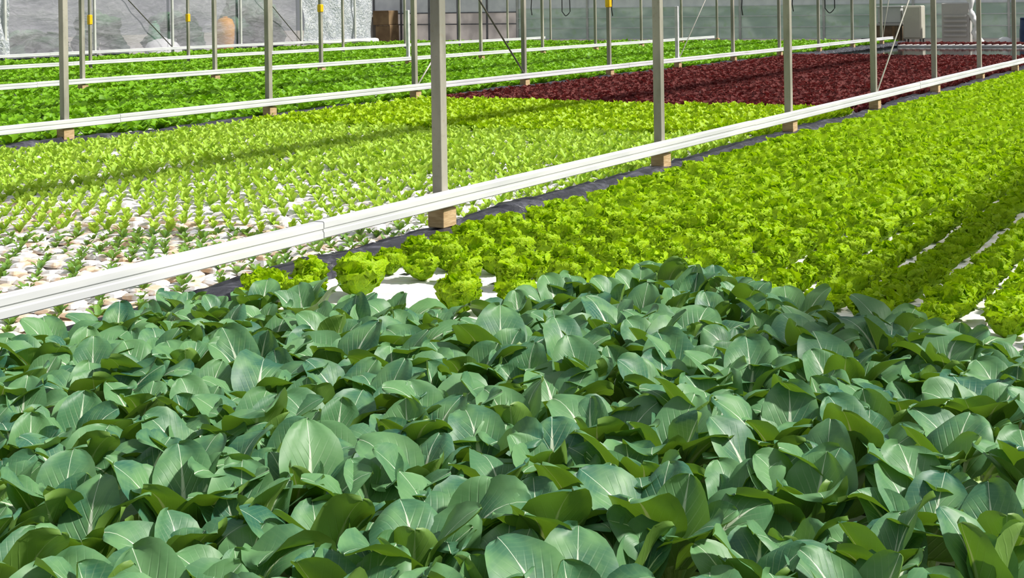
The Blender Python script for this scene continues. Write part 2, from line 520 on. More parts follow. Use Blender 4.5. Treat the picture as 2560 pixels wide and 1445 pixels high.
# crumpled liner ridges between the ponds
def ridge(seed, y0, y1, step):
    r = np.random.default_rng(seed)
    ys = np.arange(y0, y1, step); n = len(ys)
    prof = [(-.12, .0), (-.10, .028), (-.065, .05), (-.03, .058), (.01, .06), (.045, .056), (.08, .045), (.11, .02), (.125, -.01)]
    k = len(prof)
    def wob(f, a):
        ph = r.uniform(0, 6, 3); return a * (np.sin(ys * f + ph[0]) + .6 * np.sin(ys * f * 2.3 + ph[1]) + .4 * np.sin(ys * f * 4.9 + ph[2]))
    dx, dz = wob(1.1, .016), wob(1.7, .009)
    V = np.zeros((n, k, 3))
    for j, (x, z) in enumerate(prof):
        V[:, j, 0] = x + dx + wob(5, .006) + r.normal(0, .004, n)
        V[:, j, 1] = ys + r.normal(0, .01, n)
        V[:, j, 2] = z * (np.clip((ys - 2.6) / 1.3, .15, 1.0) if seed == 30 else 1.0) + dz * (z / .06) + wob(7, .004) + r.normal(0, .004, n)
    Q = [(i * k + j, i * k + j + 1, (i + 1) * k + j + 1, (i + 1) * k + j) for i in range(n - 1) for j in range(k - 1)]
    return V.reshape(-1, 3), np.array(Q), None
RAILS = ['nearest', 'second', 'third', 'fourth', 'fifth']
for i in range(4):
    y0, y1 = (1.2, 33.3)
    if i: y0 = 2 + 3 * i
    V, Q, UV = ridge(30 + i, y0, y1, .05 if i < 2 else .1)
    o = link('pond_liner', quadmesh('pond_liner', V, Q, UV, M['liner']))
    o.location = (LINE_X[i], 0, RAFT)
    tag(o, f'crumpled black plastic pond liner ridge under the {RAILS[i]} white rail', 'pond liner', 'black liner ridges between the ponds')

# ---------------------------------------------------------------- rails, poles, blocks, gutters
H = .0325
prof = [(-.022, -H), (.021, -H), (.025, -H + .004), (.025, -.008), (.021, -.004), (.021, .004), (.025, .008), (.025, H - .004), (.021, H), (-.021, H), (-.025, H - .004), (-.025, -H + .004)]
RAIL_END = [33.2, 32.1, 33.2, 33.0, 31.8]
RAIL_START = [1.9, 5.6, 9.0, 14.0, 17.8]
rail_lab = ['long white square-section rail between the frilly lettuces and the seedlings', 'long white rail beyond the seedlings and red lettuces',
            'third white rail, in the middle of the green beds', 'fourth white rail, passing between the two furthest green beds', 'white base rail at the foot of the clear film wall']
seg = 4.8
for i in range(5):
    e = empty('white_rail', (LINE_X[i] + .045, RAIL_START[i], RAIL + .010))
    y = 0.0; L = RAIL_END[i] - RAIL_START[i]; k = 0
    first = 2.2
    while y < L - .01:
        y1 = min(L, y + (first if k == 0 else seg))
        V, Q, UV = extrude_y(prof, y, y1 - .0015)
        o = child('channel', quadmesh('channel', V, Q, UV, M['white'], False), e)
        o.location = ((.0015 if k % 2 else -.0015), 0, (.0015 if k % 2 else -.0015))
        y = y1; k += 1
    tag(e, rail_lab[i], 'rail', 'white rails between the beds')

pole_tpl = {}
def pole_mesh(z0, z1, w, mat, name):
    key = (z0, z1, w, mat)
    if key not in pole_tpl:
        V, Q, UV = box(-w / 2, w / 2, -w / 2, w / 2, z0, z1, .004)
        pole_tpl[key] = quadmesh(name, V, Q, UV, M[mat], False)
    return pole_tpl[key]
PZ = 3.4
TAPES = {(1, 5): (1.25, 1.36), (2, 5): (1.24, 1.36), (3, 5): (1.08, 1.25), (3, 6): (1.09, 1.24)}
counts = [0] * 5
for i in range(5):
    for k in range(-1, 14):
        x, y = LINE_X[i], LINE_Y[i] + 2.4 * k
        if y > RAIL_END[i] + .5 or not (in_view((x, y, RAIL), 30) or in_view((x, y, 1.3), 30)): continue
        counts[i] += 1; n = nth(counts[i])
        has_block = i < 3
        z0 = .385 if has_block else .0
        short = (i, k) in ((2, 6), (1, 6))
        dark = random.random() < .25
        w = .05 if i < 3 else .046
        if i == 4: w = .05
        if short: mt = 'white'
        elif i == 4: mt = 'wall_post'
        else: mt = 'steel'
        z1 = 1.25 if short else PZ
        tape = TAPES.get((i, k))
        e = empty('support_pole', (x, y, 0))
        child('shaft', pole_mesh(z0, z1, w, mt, 'shaft'), e)
        if not short:
            child('cap_plate', pole_mesh(PZ, PZ + .02, .12, 'steel', 'cap_plate'), e)
        if tape:
            V, Q, UV = box(-w / 2 - .01, w / 2 + .01, -w / 2 - .01, w / 2 + .01, tape[0], tape[1], .008)
            tp = child('tape_band', quadmesh('tape_band', V, Q, UV, M['yellow'], False), e)
            tp['label'] = 'bright yellow sticky band'
        extra = ' with a yellow band' if tape else ''
        if short:
            lab = f'short white post, {n} upright along the {RAILS[i]} rail from its near end'
        elif i == 4:
            lab = f'pale post of the clear film wall, {n} along the wall from its near end'
        else:
            lab = f'{"grey" if tape else "square grey"} steel pole{extra}, {n} along the {RAILS[i]} rail from its near end'
        tag(e, lab, 'pole' if not short else 'post', 'poles along the white rails')
        if has_block:
            V, Q, UV = box(-.0425, .0425, -.05, .05, -.0425, .0425, .004)
            b = link('wooden_block', pole_tpl.setdefault('block', quadmesh('wooden_block', V, Q, UV, M['wood'], False)))
            b.location = (x + .008, y, .343)
            b.rotation_euler = (0, 0, random.uniform(-.05, .05))
            tag(b, f'raw wooden block under the {n} upright of the {RAILS[i]} rail', 'block', 'wooden blocks under the poles')
# unseen gutters over the pole lines, added for the shadow bands they cast
for gx in (LINE_X[0] + 4.904, *LINE_X):
    V, Q, UV = box(gx - .12, gx + .12, (4.3 if gx > 0 else .5), 33.5, PZ + .02, PZ + .18, .02)  # outer gutter starts late to keep its shadow off the front bok choy
    o = link('shadow_gutter', quadmesh('shadow_gutter', V, Q, UV, M['steel'], False))
    o['kind'] = 'structure'
for gx in (LINE_X[0] + 4.904,):
    for k in range(-2, 12):
        yy = LINE_Y[0] + 2.4 * k
        if yy < 4.5: continue
        e = empty('support_pole', (gx, yy, 0))
        child('shaft', pole_mesh(.0, PZ, .05, 'steel', 'shaft'), e)
        child('cap_plate', pole_mesh(PZ, PZ + .02, .12, 'steel', 'cap_plate'), e)
        tag(e, f'square grey steel pole outside the frilly lettuce pond, {nth(k + 1)} along it', 'pole', 'poles along the white rails')

# bracing cables
def cable(p, q, r, mat, lab):
    V, Q, UV = tube([p, q], r, 6)
    o = link('brace_cable', quadmesh('brace_cable', V, Q, UV, M[mat]))
    tag(o, lab, 'cable', 'bracing cables')
def brace(i, k, dy, dz, r, mat, lab, z0=.45):
    x, y = LINE_X[i] + .02, LINE_Y[i] + 2.4 * k
    s = math.copysign(.03, dy)
    cable((x, y + s, z0), (x, y + s + dy, z0 + dz), r, mat, lab)
brace(1, 4, -2.3, 2.0, .011, 'cable', 'dark diagonal brace cable running down to the fourth pole of the second rail')
brace(0, 3, 4.3, 2.9, .0075, 'cable_pale', 'pale diagonal brace rising from the fourth pole of the nearest rail')
brace(1, 3, .42, .36, .009, 'cable_pale', 'short pale thin stay rising from the third pole of the second rail')
brace(1, 6, 3.6, 2.9, .008, 'cable_pale', 'pale diagonal brace beside the short white post of the second rail')
brace(4, 8, -3.2, 2.6, .012, 'cable', 'dark brace cable crossing the clear film wall near its middle')
brace(4, 10, -3.2, 2.6, .012, 'cable', 'dark brace cable crossing the clear film wall near the crinkled curtain')
brace(1, 11, 2.0, 2.9, .011, 'cable_pale', 'pale brace rising at the end of the second rail')

# ---------------------------------------------------------------- rafts
HOLE = .096
def raft_pads(nx, ny, px, py, seed):
    """moulded foam raft: raised pads with planting holes between them"""
    r = np.random.default_rng(seed)
    W, D = nx * px, ny * py
    foam, holes = [box(.004, W - .004, .004, D - .004, -.045, -.012)], []
    for i in range(nx):
        for j in range(ny):
            cx, cy = (i + .5) * px, (j + .5) * py
            hx, hy = px * .43 * r.uniform(.86, 1.0), py * .36 * r.uniform(.8, 1.05)
            cx += r.normal(0, .003); cy += r.normal(0, .003)
            h = r.uniform(.008, .020)
            b = box(cx - hx, cx + hx, cy - hy, cy + hy, -.012, h, .010)
            V = b[0].copy()
            top = V[:, 2] > 0
            V[top, 2] += (V[top, 0] - cx) * r.normal(0, .10) + (V[top, 1] - cy) * r.normal(0, .12)
            foam.append((V, b[1][8:], None))
            ox = cx + px * .5 if i < nx - 1 else cx - px * .5
            hv = box(ox - .016, ox + .016, cy - .016, cy + .016, -.0118, -.0105)
            holes.append((hv[0], hv[1][1:2], None))
    return join(foam), join(holes)
def raft_plain(W, D, xs, ys, seed):
    return join([box(.005, W - .005, .005, D - .005, -.045, 0, .008)]), join([box(x - .018, x + .018, y - .018, y + .018, .0003, .0010) for x in xs for y in ys])
def raft_obj(meshes, x, y, lab, group):
    e = empty('raft_board', (x, y, RAFT - .001))
    child('foam_slab', meshes[0], e); child('planting_hole', meshes[1], e)
    e.children[1]['kind'] = 'stuff'
    tag(e, lab, 'raft', group)
    return e
def raft_meshes(pair, mat):
    (V, Q, UV), (V2, Q2, UV2) = pair
    return quadmesh('foam_slab', V, Q, None, M[mat], False), quadmesh('planting_hole', V2, Q2, None, M['hole'], False)

# near pond: plain white boards, 0.8 m wide
LET_X = [-.944 - .187 * i for i in range(-4, 12)]         # lengthwise lettuce rows
LET_Y0, LET_DY = 4.21, .20
near_raft = raft_meshes(raft_plain(.8, 1.2, [.1, .3, .5, .7], [.1, .3, .5, .7, .9, 1.1], 1), 'foam')
bare_raft = raft_meshes(raft_plain(.8, 1.2, [.06, .74], [.1], 7), 'foam')
bx = [-3.24 + .8 * i for i in range(4)]
for ci, x in enumerate(bx):
    for ri in range(-3, 14):
        y = 4.17 + 1.2 * ri
        if not any(in_view((x + a, y + b, RAFT), 200, 150) for a in (0, .4, .8) for b in (0, .6, 1.2)): continue
        where = 'under the bok choy' if ri < -1 else ('between the bok choy and the lettuces' if ri == -1 else 'under the frilly lettuces')
        cnt = (-ri - 1) if ri < -1 else ri + 1
        fro = 'from the lettuces' if ri < -1 else 'from the bok choy'
        lab = f'white foam raft {where}, {nth(ci + 1)} from the liner' + ('' if ri == -1 else f', {nth(cnt)} {fro}')
        raft_obj(bare_raft if ri == -1 else near_raft, x, y, lab, 'plain white rafts of the near pond')
# seedling pond: moulded boards
PX, PY = .094, .10
pad_raft = [raft_meshes(raft_pads(10, 12, PX, PY, 5 + s), 'foam_dirty') for s in range(3)]
pad_clean = [raft_meshes(raft_pads(10, 12, PX, PY, 15 + s), 'foam') for s in range(2)]
R1X0, R1Y0 = -8.05, 2.55
for ci in range(5):
    for ri in range(0, 8):
        x, y = R1X0 + .942 * ci, R1Y0 + 1.2 * ri
        if not any(in_view((x + a, y + b, RAFT), 200, 150) for a in (0, .47, .94) for b in (0, .6, 1.2)): continue
        dirty = y < 4.9
        lab = (f'tan-stained moulded foam raft of seedlings, ' if dirty else 'white moulded foam raft of young lettuces, ') + f'{nth(5 - ci)} from the nearest rail, {nth(ri + 1)} crosswise row'
        raft_obj((pad_raft if dirty else pad_clean)[(ci + ri) % (3 if dirty else 2)], x, y, lab, 'moulded foam rafts of the seedling pond')
# red lettuce rafts (far), one board across each: plain
red_raft = raft_meshes(raft_plain(.94, 2.4, [.1, .3, .5, .7, .85], [.1 + .2 * k for k in range(12)], 2), 'foam')
for ci in range(5):
    for ri in range(5):
        raft_obj(red_raft, R1X0 + .942 * ci, 12.2 + 2.45 * ri, f'white foam raft under the red lettuces, {nth(5 - ci)} from the nearest rail, {nth(ri + 1)} crosswise row', 'rafts under the red lettuces')
end_raft = raft_meshes(raft_plain(.94, 1.0, [.1, .3, .5, .7, .85], [.1, .3, .5, .7, .9], 3), 'foam')
for ci in range(5):
    raft_obj(end_raft, R1X0 + .942 * ci, 32.2, f'white foam raft of red lettuces past the open water, {nth(5 - ci)} from the nearest rail', 'rafts past the open water')
gr_raft = raft_meshes(raft_plain(1.55, 4.8, [.2 * k + .1 for k in range(7)], [.4 * k + .2 for k in range(12)], 4), 'foam')
for bi in (2, 3, 4):
    for ci in range(3):
        for ri in range(7):
            x, y = BEDS[bi][0] + .10 + 1.56 * ci, 33.2 - 4.81 * (ri + 1)
            if y < .9 or not any(in_view((x + a, y + b, RAFT), 200, 150) for a in (0, .8, 1.5) for b in (0, 1.6, 3.2, 4.8)): continue
            raft_obj(gr_raft, x, y, f'green-bed foam raft beyond the {RAILS[bi - 1]} rail, {nth(3 - ci)} from that rail, {nth(ri + 1)} from its end', 'rafts of the green beds')

# ---------------------------------------------------------------- plants
def bok_back(x):
    """where the bok choy ends and the lettuces (or the bare raft) begin"""
    if x < -2.9: return 3.14
    if x < -2.7: return 3.26
    if x < -1.97: return 3.30
    if x < -1.80: return 3.80
    if x < -1.50: return 4.05
    if x < -1.15: return 3.88
    return 3.70 if x < -.8 else 3.56
def leaf(L, w_of, a0, a1, rows, cols, cup=0.3, pw=1.3, ruffle=0.0, rf=(5, 4), seed=0, r0=0.0, uvp=None, twist=0.0, edgebend=0.0, z0=0.0):
    r = np.random.default_rng(seed)
    ph = r.uniform(0, 6.28, 4)
    us = np.linspace(-1, 1, cols)
    V, UV = [], []
    x, z, ps = r0, z0, 0.0
    for s in rows:
        sm = (s + ps) / 2
        a = a0 + (a1 - a0) * sm ** pw
        x += math.cos(a) * (s - ps) * L; z += math.sin(a) * (s - ps) * L
        ps = s
        a = a0 + (a1 - a0) * s ** pw
        nx, nz = -math.sin(a), math.cos(a)
        w = w_of(s)
        tw = twist * s
        for u in us:
            lift = cup * w * u * u + tw * u * w - edgebend * w * abs(u) ** 3.5
            if ruffle:
                e = ruffle * (abs(u) ** 1.6 * .9 + .35 * max(0, s - .6) / .4) * min(1, s * 1.6)
                lift += e * (math.sin(rf[0] * 6.28 * s + ph[0] + 2 * u) * .7 + .6 * math.sin(rf[1] * 3.14 * u + ph[1] + 7 * s))
            lat = u * w * (1 - .12 * abs(u) * cup)
            V.append((x + nx * lift, lat, z + nz * lift))
            UV.append(uvp(u, w, s) if uvp else (.5 + u * .5, s))
    n = cols
    Q = [(i * n + j, (i + 1) * n + j, (i + 1) * n + j + 1, i * n + j + 1) for i in range(len(rows) - 1) for j in range(n - 1)]
    return np.array(V), np.array(Q), np.array(UV)
def turn(part, a, s=1.0):
    V, Q, UV = part
    return rotz(V * s, a), Q, UV

# ---- bok choy
LP = .075
def bok_leaf(Lb, W, a0, a1, cup, pw, seed, twist, eb):
    Lt = LP + Lb
    def w_of(s):
        y = s * Lt
        if y < LP: return .0075 - .001 * (y / LP) if y < LP * .8 else .0065 + .004 * (y / LP - .8) / .2
        t = (y - LP) / Lb
        return .0105 * (1 - t) + W / 2 * max(0.0, math.sin(math.pi * min(1, .03 + t * .97) ** .86)) ** .46 * (1 if t < 1 else 0) + .0015
    rows = [0, .35 * LP / Lt, .7 * LP / Lt, .9 * LP / Lt, LP / Lt] + [(LP + Lb * t) / Lt for t in (.07, .16, .28, .42, .56, .70, .83, .93, .98, 1.0)]
    return leaf(Lt, w_of, a0, a1, rows, 11, cup, pw, .0055, (2.3, 1.7), seed, .008,
                lambda u, w, s: (.5 + u * w / .2, s * Lt / .3), twist, eb)
D = math.radians
BOK_OUT, BOK_IN = [], []
def bok_meshes(p):
    V, Q, UV = p
    k = 4 * 11                                            # the fifth row of vertices is where the blade starts
    stem = quadmesh('petiole', V[:k + 11], Q[:40], UV[:k + 11], M['bok'])
    return quadmesh('leaf', V[k:], Q[40:] - k, UV[k:], M['bok']), stem
def bok_child(pair, parent):
    o = child('leaf', pair[0], parent)
    child('petiole', pair[1], o)
    return o
for s in range(12):
    r = random.Random(100 + s)
    p = bok_leaf(r.uniform(.108, .132), r.uniform(.086, .110), D(r.uniform(62, 76)), D(r.uniform(-42, 26)), r.uniform(.10, .50), r.uniform(1.5, 2.4), s, r.uniform(-.35, .35), r.uniform(.0, .45))
    BOK_OUT.append(bok_meshes(p))
for s in range(10):
    r = random.Random(200 + s)
    p = bok_leaf(r.uniform(.100, .122), r.uniform(.078, .100), D(r.uniform(74, 86)), D(r.uniform(10, 72)), r.uniform(.25, .70), r.uniform(1.3, 2.2), 50 + s, r.uniform(-.3, .3), r.uniform(.0, .40))
    BOK_IN.append(bok_meshes(p))
V, Q, UV = tube([(0, 0, -.012), (0, 0, .004), (0, 0, .022), (0, 0, .034)], [.010, .019, .017, .010], 8)
M['stalk'] = plain('pale_stalk', (.48, .64, .26), (.58, .70, .36), .5)
STALK = quadmesh('stalk_base', V, Q, UV, M['stalk'])
BDX = BDY = .172
n_bok = 0
for ci in range(18):
    x = -2.985 + BDX * ci
    back = bok_back(x)
    for ri in range(20):
        y = back - BDY * ri
        if not in_view((x, y, .40), 190, 190) or y < 1.15: continue
        px, py = x + random.uniform(-.022, .022), y + random.uniform(-.022, .022)
        e = empty('bok_choy', (px, py, RAFT), random.uniform(0, 6.28))
        sc = random.uniform(.90, 1.12) * (1.06 if x > -1.95 else 1.0)
        if x < -2.4 and ri < 4: sc *= .80 if x < -2.7 else .88
        nl = random.choice((5, 6, 6))
        ph = random.uniform(0, 6)
        for k in range(nl):
            o = bok_child(random.choice(BOK_OUT), e)
            o.rotation_euler = (random.uniform(-.25, .25), random.uniform(-.25, .18), ph + k * 6.2832 / nl + random.uniform(-.22, .22))
            q = sc * random.uniform(.9, 1.12); o.scale = (q, q, q)
        for k in range(random.choice((3, 3, 4))):
            o = bok_child(random.choice(BOK_IN), e)
            o.rotation_euler = (random.uniform(-.25, .25), random.uniform(-.18, .15), ph + 1.1 + k * 1.5708 + random.uniform(-.3, .3))
            q = sc * random.uniform(.82, 1.02); o.scale = (q, q, q)
        child('stalk_base', STALK, e)
        tag(e, f'bok choy, {nth(ri + 1)} from the lettuces in the {nth(ci + 1)} lengthwise row from the black liner', 'bok choy', 'bok choy plants filling the near end of the pond')
        n_bok += 1

# ---- frilly lime lettuce
def frill_leaf(L, W, a0, a1, seed, rows=11, cols=11, ruf=.011, jit=.0032):
    def w_of(s): return W / 2 * (.20 + .80 * math.sin(math.pi * min(1, .12 + .76 * s) ** 1.3) ** .55 if s > 0 else .20)
    V, Q, UV = leaf(L, w_of, a0, a1, np.linspace(0, 1, rows), cols, .42, 1.2, ruf, (4.6, 5.2), seed, .008)
    g = np.random.default_rng(seed + 9000)
    V = V + g.normal(0, jit, V.shape) * np.clip(UV[:, 1:2] * 1.5, 0, 1)
    return V, Q, UV
LOW = [(.098 + .010 * (s % 3), .088, D(36 + 6 * (s % 3)), D(112 - 13 * (s % 4)), 300 + s) for s in range(6)]
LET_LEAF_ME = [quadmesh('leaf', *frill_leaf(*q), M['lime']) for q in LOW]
def heart_part(seed, res=8, n1=6, n2=6):
    r = np.random.default_rng(seed)
    parts = []
    for k in range(n1):
        p = frill_leaf(r.uniform(.095, .112), .092, D(r.uniform(58, 68)), D(r.uniform(95, 130)), seed * 20 + k, res, res, .012)
        parts.append(turn(p, k * 6.283 / n1 + r.uniform(-.2, .2)))
    for k in range(n2):
        p = frill_leaf(r.uniform(.095, .118), .075, D(r.uniform(72, 84)), D(r.uniform(60, 120)), seed * 20 + 10 + k, res, res, .013)
        parts.append(turn(p, k * 6.283 / n2 + .5 + r.uniform(-.3, .3)))
    return join(parts)
HEARTS = [heart_part(s) for s in range(4)]
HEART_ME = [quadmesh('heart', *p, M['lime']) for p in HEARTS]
def full_head(seed, res=8, n=7, n1=6, n2=6):
    r = np.random.default_rng(seed)
    parts = [heart_part(seed, res, n1, n2)]
    for k in range(n):
        p = frill_leaf(.098 + .010 * (k % 3), .088, D(36 + 6 * (k % 3)), D(112 - 13 * (k % 4)), seed * 31 + k, res, res)
        parts.append(turn(p, k * 6.283 / n + r.uniform(-.25, .25), r.uniform(.88, 1.05)))
    return join(parts)
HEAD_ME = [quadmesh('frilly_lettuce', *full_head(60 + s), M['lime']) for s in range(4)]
FAR_TPL = [(V * np.array([1.20, 1.20, .95]), Q, UV) for V, Q, UV in (full_head(80 + s, 6, 6, 5, 4) for s in range(3))]
places = []
for ci, x in enumerate(reversed(LET_X)):                # from the liner outwards
    start = max(LET_Y0, bok_back(x + .09) + .21)
    for ri in range(82):
        y = start + LET_DY * ri + (.0 if ci % 2 else .02)
        if y > 20.5: break
        if not in_view((x, y, .31), 300, 200): continue
        places.append((proj((x, y, .31))[2] + (0 if in_view((x, y, .31), 60, 40) else 100), ci, ri, x, y))
places.sort()
far = []
def lettuce(x, y, lab, parts, s, group='frilly lime lettuces'):
    rz = random.uniform(0, 6.28)
    if parts:
        e = empty('frilly_lettuce', (x, y, RAFT), rz); e.scale = (s * 1.20, s * 1.20, s * .95)
        for k in range(8):
            o = child('leaf', LET_LEAF_ME[(k + int(rz * 7)) % 6], e)
            o.rotation_euler = (random.uniform(-.1, .1), random.uniform(-.15, .15), k * .7854 + random.uniform(-.25, .25))
            q = random.uniform(.88, 1.05); o.scale = (q, q, q)
        child('heart', random.choice(HEART_ME), e)
    else:
        e = link('frilly_lettuce', random.choice(HEAD_ME))
        e.location = (x, y, RAFT); e.rotation_euler = (0, 0, rz); e.scale = (s * 1.20, s * 1.20, s * .95)
    tag(e, lab, 'lettuce', group)
for n, (d, ci, ri, x, y) in enumerate(places):
    x += random.uniform(-.012, .012); y += random.uniform(-.02, .02)
    s = random.uniform(.90, 1.08)
    if n < 290:
        lettuce(x, y, f'frilly lime lettuce, {nth(ri + 1)} from the bok choy in the {nth(ci + 1)} lengthwise row from the liner', n < 110, s)
    else:
        far.append((x, y, RAFT, random.uniform(0, 6.28), s))
if far:
    V, Q, UV = scatter(FAR_TPL, far)
    o = link('frilly_lettuces', quadmesh('frilly_lettuces', V, Q, UV, M['lime']))
    tag(o, 'mass of frilly lime lettuces far along the near pond beside the rail', 'lettuce', None, 'stuff')
# loose heads on the half-empty raft beside the bok choy
for x, y, s, lab in ((-3.08, 3.62, 1.02, 'frilly lettuce beside the liner, closest of the loose three to the bok choy'),
                     (-3.06, 3.84, 1.0, 'frilly lettuce beside the liner, second of the loose three'),
                     (-2.86, 3.86, 1.22, 'large frilly lettuce at the edge of the bare white raft'),
                     (-2.40, 3.80, 1.08, 'frilly lettuce on the far side of the bare white raft'),
                     (-2.22, 3.88, .95, 'small frilly lettuce behind the bok choy, past the bare raft'),
                     (-2.98, 3.50, 1.0, 'frilly lettuce half hidden by bok choy near the liner'),
                     (-2.86, 3.56, 1.0, 'frilly lettuce pressed between the bok choy and the large loose head')):
    lettuce(x, y, lab, True, s * 1.14, 'loose lettuces by the bare raft')

# ---- seedlings and young lettuces
def small_plant(nl, L, W, a0, a1, seed, rows=4, cols=4, ruf=.003, r0=.003, spread=8):
    r = np.random.default_rng(seed)
    parts = []
    for k in range(nl):
        def w_of(s): return W / 2 * (.22 + .78 * max(0, math.sin(math.pi * (.06 + .86 * s) ** 1.25)) ** .8)
        f = k / max(1, nl - 1)
        p = leaf(L * r.uniform(.75, 1.1), w_of, D(a0 + (80 - a0) * f * .6 + r.uniform(-spread, spread)), D(a1 + (60 - a1) * f * .5 + r.uniform(-spread, spread)), np.linspace(0, 1, rows), cols, .3, 1.2, ruf, (2, 2), seed * 13 + k, r0)
        parts.append(turn(p, k * 2.4 + r.uniform(-.3, .3)))
    return join(parts)
def plant_field(name, tpls, mat, pts, label, group, cat, limit, stuff_label, stuff_name):
    """pts: (x, y, z, rot, scale, row text); the nearest `limit` in view stand singly, the others are one mass"""
    for p in tpls: pass
    mes = [quadmesh(name, *p, M[mat]) for p in tpls]
    vis = sorted((proj((p[0], p[1], p[2]))[2], i) for i, p in enumerate(pts) if in_view(p[:3], 25, 25))
    single = set(i for _, i in vis[:limit])
    for i in sorted(single):
        x, y, z, a, s, txt = pts[i]
        o = link(name, mes[i % len(mes)])
        o.location = (x, y, z); o.rotation_euler = (0, 0, a); o.scale = (s, s, s)
        tag(o, label + ', ' + txt, cat, group)
    rest = [p[:5] for i, p in enumerate(pts) if i not in single and in_view(p[:3], 300, 200)]
    if rest and stuff_name:
        V, Q, UV = scatter(tpls, rest)
        o = link(stuff_name, quadmesh(stuff_name, V, Q, UV, M[mat]))
        tag(o, stuff_label, cat, None, 'stuff')
SEED = [small_plant(5, .055, .026, 48, 15, 500 + s, 4, 4) for s in range(5)]
YOUNG = [small_plant(7, .085, .034, 62, 35, 520 + s, 4, 4, .004) for s in range(6)]
LIMEY = [small_plant(10, .10, .06, 50, 35, 540 + s, 4, 5, .010) for s in range(5)]
def bound(x): return 4.25 + (x + 5.0) * .60                # where the seedlings give way to young lettuces
seeds, youngs, limes = [], [], []
nx1 = 50
for j in range(96):
    for i in range(nx1):
        x = R1X0 + PX * (i + 1) - .0
        y = R1Y0 + PY * (j + .5)
        if x > -3.40: continue
        jx, jy = rng.normal(0, .008), rng.normal(0, .008)
        txt = f'{nth(nx1 - i)} from the nearest rail in the {nth(j + 1)} crosswise row'
        t = y - bound(x)
        a = rng.uniform(0, 6.28)
        if y < 9.1 + .10 * (x + 8):
            if t < 0:
                if (i + j) % 2 and y < 4: continue
                seeds.append((x + jx, y + jy, RAFT - .002, a, rng.uniform(.60, 1.05), txt))
            else:
                g = min(1.0, t / 3.0)
                if rng.random() < .10: continue
                youngs.append((x + jx, y + jy, RAFT - .002, a, (.62 + .38 * g) * rng.uniform(.75, 1.2), txt))
        elif y < 12.05 and (i % 2 == 0 or j % 2 == 0):
            limes.append((x + jx, y + jy, RAFT, a, rng.uniform(.8, 1.15), f'{nth(nx1 - i)} from the nearest rail, {nth(95 - j)} row from the reds'))
G1 = 'plants on the moulded rafts'
plant_field('seedling', SEED, 'seed', seeds, 'small dark green seedling', 'seedlings on the tan-stained rafts', 'seedling', 295, 'mass of small seedlings further along the stained rafts', 'seedlings')
plant_field('young_lettuce', YOUNG, 'young', youngs, 'pale green young lettuce', 'young lettuces on the white rafts', 'young lettuce', 295, 'mass of pale green young lettuces over white moulded rafts', 'young_lettuces')
plant_field('lime_lettuce', LIMEY, 'limeyoung', limes, 'bright lime lettuce', 'lime lettuces before the red ones', 'lime lettuce', 295, 'dense band of bright lime lettuces in front of the red lettuces', 'lime_lettuces')

# ---- red lettuces
RED = [small_plant(9, .085, .06, 45, 28, 560 + s, 4, 3, .010, spread=12) for s in range(5)]
reds = []
for j in range(94):
    for i in range(35):
        x, y = -8.0 + .134 * i, 12.28 + .133 * j
        if i == 17: continue                              # the gap between two runs of boards
        txt = f'{nth(35 - i)} from the nearest rail, {nth(j + 1)} row behind the lime ones'
        reds.append((x + rng.normal(0, .012), y + rng.normal(0, .012), RAFT, rng.uniform(0, 6.28), rng.uniform(.85, 1.2), txt))
for j in range(6):
    for i in range(29):
        reds.append((-8.0 + .162 * i, 32.25 + .16 * j, RAFT, rng.uniform(0, 6.28), rng.uniform(.7, .9), 'x'))
plant_field('red_lettuce', RED, 'red', reds, 'dark red lettuce', 'red lettuces', 'red lettuce', 295, 'mass of dark red lettuces up to and past the open water', 'red_lettuces')

# ---- green beds
GREEN = [small_plant(10, .115, .062, 40, 15, 580 + s, 4, 3, .006, spread=14) for s in range(6)]
greens = []
for bi in (2, 3, 4):
    x0, x1 = BEDS[bi][0] + .16, BEDS[bi][1] - .14
    nx = int((x1 - x0) / .19)
    for j in range(180):
        y = 6.5 + .19 * j
        if y > 33.1: break
        for i in range(nx + 1):
            x = x1 - .19 * i
            if not in_view((x, y, .3), 300, 100): continue
            txt = f'{nth(i + 1)} from the {RAILS[bi - 1]} rail in the {nth(j + 1)} crosswise row'
            greens.append((x + rng.normal(0, .03), y + rng.normal(0, .03), RAFT, rng.uniform(0, 6.28), rng.uniform(.9, 1.35), txt))
g2 = [g for g in greens if g[0] > BEDS[2][0]]
plant_field('leafy_green', GREEN, 'green', g2, 'bushy green plant', 'leafy greens beyond the second rail', 'leafy green', 295, 'mass of bushy green plants between the second and third rails', 'leafy_greens')
for bi, nm in ((3, 'third and fourth rails'), (4, 'fourth rail and the clear film wall')):
    g = [p for p in greens if BEDS[bi][0] < p[0] < BEDS[bi][1]]
    V, Q, UV = scatter(GREEN, [p[:5] for p in g])
    o = link('leafy_greens', quadmesh('leafy_greens', V, Q, UV, M['green']))
    tag(o, f'mass of bushy green plants between the {nm}', 'leafy green', None, 'stuff')

